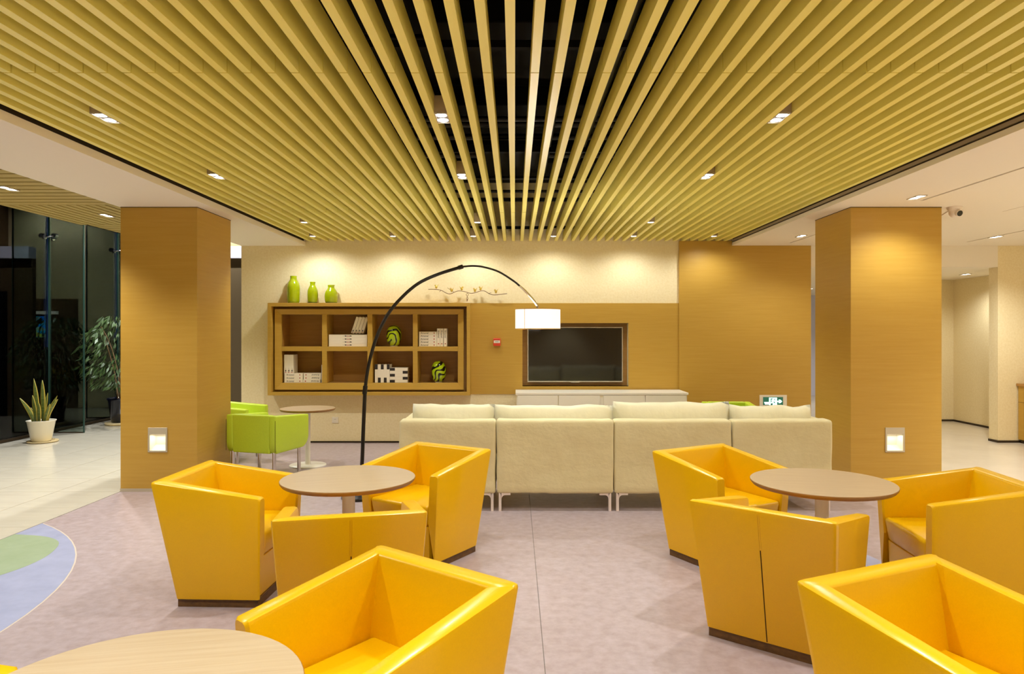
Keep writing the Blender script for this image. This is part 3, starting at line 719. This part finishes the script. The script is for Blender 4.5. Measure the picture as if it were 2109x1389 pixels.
bbox('cubby_floor', -3.152, -.768, 9.49, 9.80, .78, .823, M['walnut']); bbox('cubby_roof', -3.152, -.768, 9.49, 9.80, 1.749, 1.79, M['walnut'])
bbox('back_panel', -3.2, -.72, 9.80, 9.83, .78, 1.79, M['walnut'])

# ------------------------------------------------------------------ books
def text_mesh(body, size):
    cu = bpy.data.curves.new('title', 'FONT'); cu.body = body; cu.size = size; cu.align_x = 'CENTER'; cu.align_y = 'CENTER'; cu.extrude = .0003; cu.resolution_u = 2
    o = bpy.data.objects.new('tmp', cu); COL.objects.link(o); dg = bpy.context.evaluated_depsgraph_get()
    me = bpy.data.meshes.new_from_object(o.evaluated_get(dg)); bpy.data.objects.remove(o)
    me.materials.clear(); me.materials.append(M['ink']); me.transform(Matrix.Rotation(PI/2, 4, 'X')); return me
TITLE = text_mesh('Arsenal', .034)
SCRAWL = MB()
for k in range(5): SCRAWL.box(-.05+.018*k, -.04+.018*k, 0, .0006, -.002*(k%2), .002)
def book(label, group, style, loc, rot=(0,0,0), L=.25, T=.04, D=.18, flip=False):
    t = thing('book', label, 'book', loc, 0, group); t.rotation_euler = rot
    c = .0035; m = MB()
    m.box(-L/2, L/2, 0, D, 0, c); m.box(-L/2, L/2, 0, D, T-c, T); m.box(-L/2, L/2, 0, c, c, T-c)
    m.build('cover', M['book'], t, .0008, 1)
    boxobj('pages', M['page'], -L/2+.004, L/2-.004, c, D-.005, c, T-c, t)
    s = -1 if flip else 1
    if style == 'title':
        o = link('title', TITLE, t, (-s*.045, -.0004, T/2))
        if flip: o.rotation_euler = (0, PI, 0)
        MB().polyxz([(.0075*math.cos(k*PI/4), .009*math.sin(k*PI/4)) for k in range(8)], -.0008, .001).build('crest', M['redink'], t, loc=(s*.085, 0, T/2))
    elif style == 'figure':
        m = MB().polyxz([(-.012,-.002),(.0,-.008),(.012,-.003),(.016,.006),(.004,.004),(-.004,.010),(-.010,.006)], -.0008, .001)
        m.box(-.04, -.012, -.0006, .001, -.001, .001)
        m.build('figure_mark', M['ink'], t, loc=(s*(L/2-.035), 0, T/2))
        boxobj('foot_mark', M['redink'], s*(L/2-.012)-.004, s*(L/2-.012)+.004, -.0006, .001, T*.2, T*.7, t)
    elif style == 'block':
        w_ = .068
        boxobj('black_block', M['ink'], (s*(L/2)-w_ if s > 0 else -L/2), (L/2 if s > 0 else -L/2+w_), -.0008, .001, .001, T-.001, t)
    return t
YBk = 9.50
def bx(p): return (p-1060)/F*YBk
def bz(p): return CAMZ-(p-686)/F*YBk
ordn = ['bottom', 'second from bottom', 'third from bottom', 'fourth from bottom', 'top']
s0, s1 = czs[0][0], czs[1][0]
# upper second cubby: two stacks of four and four leaning books
L = .262
for k in range(4):
    book(f'white book lying flat left of the spiral marks, {ordn[k]} of four', 'books in the leaning-book cubby', 'figure', (bx(697.2), YBk, s1+.0405*k), L=L, T=.040)
    book(f'white book lying flat right of the spiral marks, {ordn[k]} of four', 'books in the leaning-book cubby', 'figure', (bx(736.5), YBk, s1+.0405*k), L=L*.985, T=.040, flip=True)
zt4 = s1+.0405*4; ang = math.radians(18)
for k in range(4):
    # upright book leaning: long side up, tilted to the right
    book(f'thin white book leaning against the cubby side, {["first","second","third","last"][k]} from the open side', 'books in the leaning-book cubby', 'figure',
         (bx(732.5+6.4*k)+.004, YBk+.02+.004*k, zt4+.123), (0, -PI/2+ang, 0), L=.232, T=.037, flip=True)
# upper fourth cubby
for k in range(5):
    book(f'white titled book, {ordn[k]} of the flat stack of five beside three upright books', 'titled books in the upper end cubby', 'title', (bx(881.2), YBk, s1+.0405*k), L=.242, T=.040)
for k in range(3):
    book(f'white titled book standing upright beside the stack of five, {["touching the stack","in the middle","at the open end"][k]}', 'titled books in the upper end cubby', 'title', (bx(900+6.6*(k+1))+.004*(k==2), YBk, s1+.1235), (0, PI/2, 0), L=.244, T=.0425) if False else \
    book(f'white titled book standing upright beside the stack of five, {["touching the stack","in the middle","at the open end"][k]}', 'titled books in the upper end cubby', 'title', (bx(900+6.7*k)+.004*(k==2), YBk, s1+.1225), (0, PI/2, 0), L=.244, T=.042)
# lower first cubby
for k in range(3):
    book(f'white titled book below the upright books, {ordn[k]} of three'.replace('third from bottom', 'top'), 'titled books in the lower end cubby', 'title', (bx(604.6)+.004*k*0, YBk, s0+.0425*k), L=.250, T=.042)
    book(f'white book with upside-down title, {ordn[k]} of three'.replace('third from bottom', 'top'), 'titled books in the lower end cubby', 'title', (bx(642.2)+(.006 if k else -.002), YBk, s0+.0425*k), L=.236, T=.042, flip=True)
    book(f'white book standing on the flat titled books, {["against the cubby side","in the middle","with the picture cover outward"][k]}', 'titled books in the lower end cubby', 'figure', (bx(585+6.5*k), YBk+.003, s0+.1275+.126), (0, PI/2, 0), L=.252, T=.0425)
boxobj('cover_picture', M['plinth'], 0, .001, .03, .13, .02, .2).parent = None
bpy.data.objects.remove(bpy.data.objects['cover_picture'])
book('thin white book standing alone against the divider', 'titled books in the lower end cubby', 'plain', (bx(661)+.001, YBk+.02, s0+.121), (0, PI/2, 0), L=.24, T=.016)
# lower third cubby: black and white blocks
for k in range(5):
    book(f'white book with black spine end standing, {["first","second","third","fourth","fifth"][k]} from the divider', 'black and white books', 'block', (bx(772)+.0405*k, YBk, s0+.1245), (0, PI/2, 0), L=.248, T=.040, flip=(k % 2 == 0))
    book(f'white book with black spine end lying flat, {ordn[k]} of five', 'black and white books', 'block', (bx(772)+.0405*5+.001+.122, YBk, s0+.0405*k), L=.242, T=.040, flip=(k % 2 == 0))

# ------------------------------------------------------------------ vases
def vase(x0, x1, ytop, label, prof):
    Y = 9.455; cx = ((x0+x1)/2-1060)/F*Y; R = (x1-x0)/2/F*Y; H = CAMZ-(ytop-686)/F*Y-FZ1
    t = thing('glass_vase', label, 'vase', (cx, Y, FZ1), 0, 'lime glass vases on the bookcase')
    P = [(R*r, H*h) for r, h in prof]
    sm = smooth_pts([(r, 0, h) for r, h in P], 4); pr = [(max(.004, p.x), p.z) for p in sm]
    MB().lathe([(pr[0][0]*.9, 0)]+pr+[(pr[-1][0]-.006, H), (pr[-1][0]-.008, H*.9)], 0, 0, 32, cap=True).build('body', M['greenvase'], t)
    MB().lathe([(P[0][0]*.93, .0005), (P[0][0]+.0025, .003), (P[1][0]*1.004, H*.045), (P[1][0]*.98, H*.046)], 0, 0, 32, cap=False).build('thick_base', M['vasebase'], t)
vase(591.5, 617.5, 568.8, 'tall lime green glass vase on the bookcase', [(.82,0),(.93,.05),(.98,.2),(1.0,.42),(.97,.62),(.78,.76),(.55,.86),(.50,.92),(.52,1)])
vase(633.5, 654.5, 581, 'slim pale lime glass vase between two others', [(.78,0),(.9,.06),(.98,.25),(1.0,.42),(.95,.6),(.72,.74),(.52,.84),(.5,.92),(.54,1)])
vase(669, 695.5, 587.5, 'short round lime glass vase on the bookcase', [(.82,0),(.93,.07),(1.0,.3),(.99,.46),(.88,.62),(.66,.76),(.52,.84),(.50,.9),(.54,1)])
def egg(x0, x1, ytop, zbase, label, rz):
    Y = 9.58; cx = ((x0+x1)/2-1060)/F*Y; R = (x1-x0)/2/F*Y; H = CAMZ-(ytop-686)/F*Y-zbase
    t = thing('egg_vase', label, 'vase', (cx, Y, zbase), rz, 'swirl-patterned egg vases')
    pr = smooth_pts([(R*r, 0, .008+(H-.008)*h) for r, h in ((.42,0),(.68,.06),(.9,.22),(1,.48),(.96,.68),(.8,.86),(.5,.97),(.2,1.0))], 5)
    MB().lathe([(p.x, p.z) for p in pr], 0, 0, 36).build('body', M['swirl'], t)
    MB().lathe([(R*.5,0),(R*.44,.014)], 0, 0, 24).build('foot', M['plastic'], t)
egg(796, 826.5, 670.5, s1, 'lime egg-shaped vase with bold black streaks in the upper row', .4)
egg(888.5, 918.5, 744, s0, 'lime egg-shaped vase with wavy black bands in the lower row', 2.3)

# ------------------------------------------------------------------ bird branch ornament
Yb = 9.46
def bp(x, y): p = px(860+x/6.59, 530+y/6.59, Yb); return Vector((p[0], 0, p[2]-FZ1))
t = thing('bird_branch', 'metal branch ornament with six golden birds on the bookcase corner', 'ornament', (0, Yb, FZ1))
boxobj('base', M['plastic'], bp(622,600).x, bp(718,600).x, -.04, .04, 0, .012, t, .002)
MB().tube(smooth_pts([bp(x,y) for x,y in ((145,437),(240,438),(320,450),(400,492),(450,497),(500,475),(560,458),(640,468),(720,490),(790,480),(850,460),(910,460),(970,495),(1030,512),(1100,508),(1215,495))], 5), .0042, 8).build('branch', M['twig'], t)
for P in (((500,478),(440,440),(405,415)), ((320,452),(295,470)), ((970,492),(1000,482))):
    MB().tube([bp(*p) for p in P], .003, 6).build('twig', M['twig'], t)
m = MB()
for s in (1, -1):
    m.tube(smooth_pts([bp(675,588), bp(675+s*10,560), bp(675,535), bp(675+s*16,508), bp(678,488)], 5), .0028, 8)
m.tube([bp(672,600), bp(672,570)], .005, 8); m.build('stem', M['twig'], t)
for (x, y, d) in ((253,405,1),(462,450,1),(600,430,-1),(778,452,1),(855,430,1),(1063,468,1)):
    c = bp(x, y); m = MB(); m.ball((0,0,0), (.017,.014,.021), 12, 8); m.ball((-d*.012,0,.022), .010, 10, 7)
    m.tube([(d*.008,0,.0),(d*.030,0,.036)], [.007,.002], 6); m.tube([(-d*.004,.0,.0),(-d*.016,.0,.036)], [.006,.002], 6); m.tube([(-d*.02,0,.022),(-d*.032,0,.022)], [.004,.001], 6); m.tube([(0,0,-.016),(0,0,-.03)], .0022, 6)
    m.build('bird', M['gold'], t, loc=c)

# ------------------------------------------------------------------ small wall fittings
yp = YW-.012
def wp(x, y, Y=yp): p = px(x, y, Y); return p
c = wp(1023.5, 704.8); t = thing('fire_call_point', 'red fire alarm call point on the wood panel', 'fire alarm', (c[0], yp, c[2]))
boxobj('body', M['red'], -.049, .049, -.04, 0, -.052, .05, t, .006); boxobj('label_plate', M['plastic'], -.042, .042, -.043, -.038, -.014, .022, t); boxobj('flap', M['red'], -.047, .047, -.044, -.03, .03, .045, t, .003)
boxobj('print_mark', M['bezel'], -.024, .022, -.0436, -.043, 0, .008, t)
c = wp(690.5, 865.4, YW); t = thing('wall_socket', 'white wall socket low on the cream wall beside the small table', 'socket', (c[0], YW, c[2]))
boxobj('plate', M['plastic'], -.043, .043, -.009, 0, -.041, .041, t, .003); boxobj('rocker', M['plastic'], -.026, .026, -.013, -.008, -.02, .024, t, .002); boxobj('slot', M['bezel'], -.012, .012, -.0135, -.012, .008, .012, t)
cc = px(1999, 837, 11.4); t = thing('light_switch', 'small white switch on the inner lobby wall', 'switch', (7.45, 10.9, .55)); boxobj('plate', M['plastic'], -.008, 0, -.04, .04, -.04, .04, t, .002); boxobj('rocker', M['plastic'], -.011, -.007, -.025, .025, -.025, .025, t)
ysg = YW-.03; c0 = px(1564, 839, ysg); c1 = px(1620, 814, ysg)
t = thing('exit_sign', 'lit green emergency exit sign low on the veneer wall', 'sign', ((c0[0]+c1[0])/2, ysg, (c0[2]+c1[2])/2))
SWd, SHt = (c1[0]-c0[0])/2, (c1[2]-c0[2])/2
boxobj('plate', M['plastic'], -SWd, SWd, -.012, 0, -SHt, SHt, t, .002)
def sp(x, y): return ((x-1100)/21.09/F*ysg, -(y-545)/21.08/F*ysg)
def spp(P, y0=-.0165, y1=-.0135): return [sp(*p) for p in P]
a, b = sp(657, 715), sp(1522, 368)
boxobj('panel', M['signgreen'], a[0], b[0], -.0145, -.011, a[1], b[1], t, .001)
for nm, P in (('arrow', ((1260,530),(1350,530),(1320,480),(1400,480),(1478,555),(1400,632),(1320,632),(1350,585),(1260,585))),
              ('wedge', ((695,580),(905,580),(900,690),(740,690))),
              ('door_post', ((910,395),(980,395),(980,715),(910,715))), ('door_post', ((1165,395),(1255,395),(1255,715),(1165,715))), ('door_lintel', ((980,395),(1165,395),(1165,428),(980,428))),
              ('running_figure', ((1010,500),(1060,455),(1110,450),(1170,560),(1130,570),(1105,540),(1110,600),(1165,660),(1130,715),(1060,715),(1085,670),(1040,620),(990,650),(990,610),(1030,560)))):
    MB().polyxz(spp(P), -.017, -.0140).build(nm, M['signlit'], t)
m = MB(); hc = sp(1115, 438); m.polyxz([(hc[0]+.008*math.cos(k*PI/5), hc[1]+.008*math.sin(k*PI/5)) for k in range(10)], -.017, -.014); m.build('running_head', M['signlit'], t)

# security camera under the plaster ceiling
c = pxz(1964, 428, ZS); Yc = (ZS-CAMZ)*F/(686-427.0); Xc = (1966-1060)/F*Yc
t = thing('security_camera', 'small white dome security camera under the plaster ceiling', 'camera', (Xc, Yc, ZS))
MB().lathe([(.07,0),(.068,-.008),(.055,-.035),(.046,-.045)], 0, 0, 28).build('mount', M['cctv'], t)
MB().ball((0,0,-.051), .05, 20, 12).build('dome', M['cctv'], t)
MB().tube([(.006,-.036,-.058),(.010,-.062,-.068)], .033, 20).build('lens_ring', M['cctv'], t); MB().tube([(.009,-.056,-.066),(.0105,-.066,-.0695)], .027, 20).build('lens', M['screen'], t)
MB().tube([(.01,.05,-.014),(.08,.25,-.005),(.155,.46,-.004),(.20,.90,-.004)], .004, 8).build('cable', M['cctv'], t)

# wooden counter by the right wall
t = thing('side_counter', 'brown wooden counter against the right cream wall', 'counter', (7.25, 9.27, 0))
boxobj('body', M['veneer'], -.385, .38, -.255, .26, .05, .775, t); boxobj('top', M['walnut'], -.405, .40, -.275, .275, .775, .81, t, .003); boxobj('kick', M['darkgap'], -.36, .36, -.24, .25, 0, .05, t)
boxobj('drawer', M['veneer'], -.37, .37, -.268, -.255, .56, .765, t, .002); boxobj('door', M['veneer'], -.37, -.003, -.268, -.255, .06, .55, t, .002); boxobj('door', M['veneer'], .003, .37, -.268, -.255, .06, .55, t, .002)
boxobj('side_groove', M['darkgap'], -.3862, -.384, -.255, .26, .554, .558, t)

# ------------------------------------------------------------------ green armchairs
def green_chair():
    t = thing('green_armchair', 'x', 'armchair'); g = M['greenleather']
    hw, y0, y1 = .29, -.30, .30; zb, zk, za = .285, .67, .625; th = .08
    def slab(pts_out, pts_in, name):     # outer and inner outline (local x,y,z quads)
        o = MB().hexa(pts_out, pts_in).build(name, g, t, .022, 3); 
        for p in o.data.polygons: p.use_smooth = True
        return o
    # side panels with rounded lower front corner
    for s in (-1, 1):
        prof = [(y0+.04, zb)]+[(y1-.13+.13*math.sin(k*PI/16), zb+.13-.13*math.cos(k*PI/16)) for k in range(9)]+[(y1, za), (y0, zk), (y0, zb+.1), (y0+.008, zb+.045)]
        n = len(prof); xo, xi = s*hw, s*(hw-th)
        m = MB().add([(xo,)+p for p in prof]+[(xi,)+p for p in prof], [tuple(range(n)), tuple(range(2*n-1,n-1,-1))]+[((i+1)%n, i, n+i, n+(i+1)%n) for i in range(n)])
        o = m.build('armrest', g, t, .016, 3)
        for p in o.data.polygons: p.use_smooth = True
        bm = bmesh.new(); bm.from_mesh(o.data)
        for e in bm.edges: e.smooth = not (len(e.link_faces) == 2 and e.calc_face_angle(0) > .7)
        bm.to_mesh(o.data); bm.free()
    m = MB().hexa([(-hw+th-.01,y0+.01,zb),(hw-th+.01,y0+.01,zb),(hw-th+.01,y0+.11,zb),(-hw+th-.01,y0+.11,zb)], [(-hw+th-.01,y0,zk),(hw-th+.01,y0,zk),(hw-th+.01,y0+.085,zk),(-hw+th-.01,y0+.085,zk)])
    m.build('backrest', g, t, .014, 3)
    MB().box(-hw+th, hw-th, y0+.09, y1-.03, .35, .455).build('seat', g, t, .03, 3, smooth=False)
    MB().box(-hw+th-.005, hw-th+.005, y0+.05, y1-.09, zb+.01, .35).build('seat_base', g, t, .01, 2)
    MB().box(-hw-.0008, -hw+.002, y0+.0, y0+.003, zb+.02, zk-.05).build('corner_seam', M['seam'], t)
    MB().box(hw-.002, hw+.0008, y0+.0, y0+.003, zb+.02, zk-.05).build('corner_seam', M['seam'], t)
    for sx in (-1, 1):
        for yy in (y0+.05, y1-.12):
            MB().tube([(sx*(hw-.045), yy, 0), (sx*(hw-.045), yy, zb+.03)], .019, 14).build('leg', M['chrome'], t)
    return t
gch = [(-2.70, 7.86, facing(.28, .96), 'lime green armchair seen from behind beside the small round table'),
       (-3.33, 8.27, facing(1, -.1), 'lime green armchair half hidden by the pillar, beneath the bookcase end'),
       (2.54, 8.18, facing(-.05, -1), 'lime green armchair mostly hidden behind the sofa beside the exit sign')]
c0_ = Vector((-2.418, 6.95)); f = Vector((.36, .934)).normalized(); r_ = Vector((f.y, -f.x))
p = c0_-r_*.29+f*.30; gch[0] = (p.x, p.y)+gch[0][2:]
g0 = green_chair(); index_children()
for i, (x, y, r, lab) in enumerate(gch):
    o = g0 if i == 0 else copy_tree(g0)
    o.location = (x, y, 0); o.rotation_euler = (0, 0, r); o['label'] = lab; o['group'] = 'lime green armchairs'

# ------------------------------------------------------------------ snake plant
pb = pxz(79, 908, 0); t = thing('snake_plant', 'potted snake plant with yellow-edged leaves on the tiles', 'potted plant', (-6.50, 9.6, 0))
MB().lathe([(.165,0),(.185,.008),(.188,.024),(.172,.024),(.165,.014)], .02, 0, 36).build('saucer', M['saucer'], t)
MB().lathe([(.110,.016),(.122,.03),(.168,.285),(.178,.292),(.178,.302),(.166,.302),(.158,.27)], 0, 0, 36).build('pot', M['pot'], t)
MB().lathe([(.160,.27),(.158,.275)], 0, 0, 24).build('soil', M['soil'], t)
def blade(h, w_, bx_, by, lx, ly, tw, name='leaf'):
    m = MB(); n = 9; vs = []
    for i in range(n+1):
        u = i/n; ww = w_*(.55+.9*u-1.45*u**3.2 if u < .98 else .0)*.9; ww = max(ww, .001)
        x = bx_+lx*u**1.6; y = by+ly*u**1.6; z = .25+h*u; a = tw+u*.5
        for q in (-1, -.62, .62, 1):
            vs.append((x+ww*q*math.cos(a), y+ww*q*math.sin(a)-.006*(1-q*q), z))
    for i in range(n):
        for q in range(3): m.add([vs[i*4+q], vs[i*4+q+1], vs[i*4+4+q+1], vs[i*4+4+q]], [(0,1,2,3)], 0 if q == 1 else 1, True)
    o = m.build(name, [M['leafgreen'], M['leafgold']], t); weld(o)
    sm = o.modifiers.new('thick', 'SOLIDIFY'); sm.thickness = .004
for h, w_, b, ly, lx in ((.62,.042,(-.06,.02),.02,-.07),(.60,.042,(.03,.0),-.02,.0),(.36,.04,(-.07,-.04),-.05,-.16),(.34,.036,(.07,-.02),0,.17),(.38,.04,(.06,.03),.03,.12),(.40,.038,(-.03,-.06),-.04,-.02),(.30,.04,(.02,-.07),-.05,.03),(.34,.035,(-.02,.06),.04,.03),(.28,.035,(.08,-.05),-.04,.10),(.22,.03,(-.08,.03),.02,-.10),(.42,.034,(.0,.04),.02,.05)):
    blade(h, w_, b[0], b[1], lx, ly, random.uniform(-.5,.5))

# ------------------------------------------------------------------ weeping fig behind the pillar
t = thing('weeping_fig', 'leafy potted fig tree standing behind the window-side pillar', 'potted plant', (-6.45, 11.45, 0))
MB().lathe([(.21,0),(.23,.01),(.235,.04),(.2,.04)], 0, 0, 30).build('saucer', M['saucer'], t)
MB().lathe([(.12,.03),(.14,.05),(.19,.40),(.205,.41),(.205,.44),(.18,.44),(.17,.40)], 0, 0, 30).build('pot', M['darkpot'], t)
MB().lathe([(.175,.40),(.17,.405)], 0, 0, 20).build('soil', M['soil'], t)
m = MB()
for k in range(5):
    a = k*1.26; m.tube(smooth_pts([(.04*math.cos(a),.04*math.sin(a),.4),(.08*math.cos(a),.08*math.sin(a),.8),(.2*math.cos(a+.3),.2*math.sin(a+.3),1.25),(.34*math.cos(a+.5),.34*math.sin(a+.5),1.6)], 4), [.014-.0007*i for i in range(13)], 6)
m.build('stems', M['bark'], t)
m = MB(); rnd = random.Random(3)
for k in range(900):
    a = rnd.uniform(0, 2*PI); zz = rnd.uniform(.62, 1.78); q = (zz-.55)/1.3
    rr = (.18+.42*math.sin(PI*min(1, q*.9+.08)))*math.sqrt(rnd.uniform(.15, 1))
    p = Vector((rr*math.cos(a), rr*math.sin(a), zz)); L = rnd.uniform(.09, .16)
    d = Vector((math.cos(a)*.6+rnd.uniform(-.4,.4), math.sin(a)*.6+rnd.uniform(-.4,.4), -rnd.uniform(.3, 1.2))).normalized()*L
    s = d.cross(Vector((rnd.uniform(-1,1), rnd.uniform(-1,1), .6))).normalized()*L*.13
    m.add([p, p+d*.45+s, p+d, p+d*.45-s], [(0,1,2,3)], 0, False)
o = m.build('foliage', M['ficus'], t); o['kind'] = 'stuff'

# ------------------------------------------------------------------ things seen in and through the facade glass
rnd = random.Random(9)
for k in range(7):
    bm = bmesh.new(); bmesh.ops.create_icosphere(bm, subdivisions=4, radius=1)
    for v in bm.verts:
        n = v.co.copy(); v.co = Vector((n.x*.55, n.y*.95, n.z*.75))*(1+.22*noise.noise(n*3+Vector((k*5,0,0)))+.12*noise.noise(n*9+Vector((k*5,1,0))))
    me = bpy.data.meshes.new('shrub'); bm.to_mesh(me); bm.free(); me.materials.append(M['hedge'])
    o = link('garden_shrub', me, None, (-8.1-rnd.uniform(0,.2), 4.3+2.15*k, .62))
    tag(o, 'dark rounded garden shrub outside the facade glass', 'shrub', 'dark shrubs outside the glass')
t = thing('glowing_picture', 'blue and green mosaic picture on the far lobby panel, seen reflected', 'picture', (-4.35, 13.95, 1.62))
boxobj('frame', M['black'], -.34, .34, -.03, 0, -.25, .25, t); boxobj('canvas', M['mosaic'], -.30, .30, -.036, -.028, -.21, .21, t)
t = thing('linear_lamp', 'glowing bar lamp above the mosaic picture', 'wall light', (-4.45, 13.95, 1.90))
boxobj('bar', M['shade'], -.5, .5, -.16, -.09, -.03, .03, t); boxobj('bracket', M['silver'], -.05, .05, -.09, 0, -.02, .02, t)
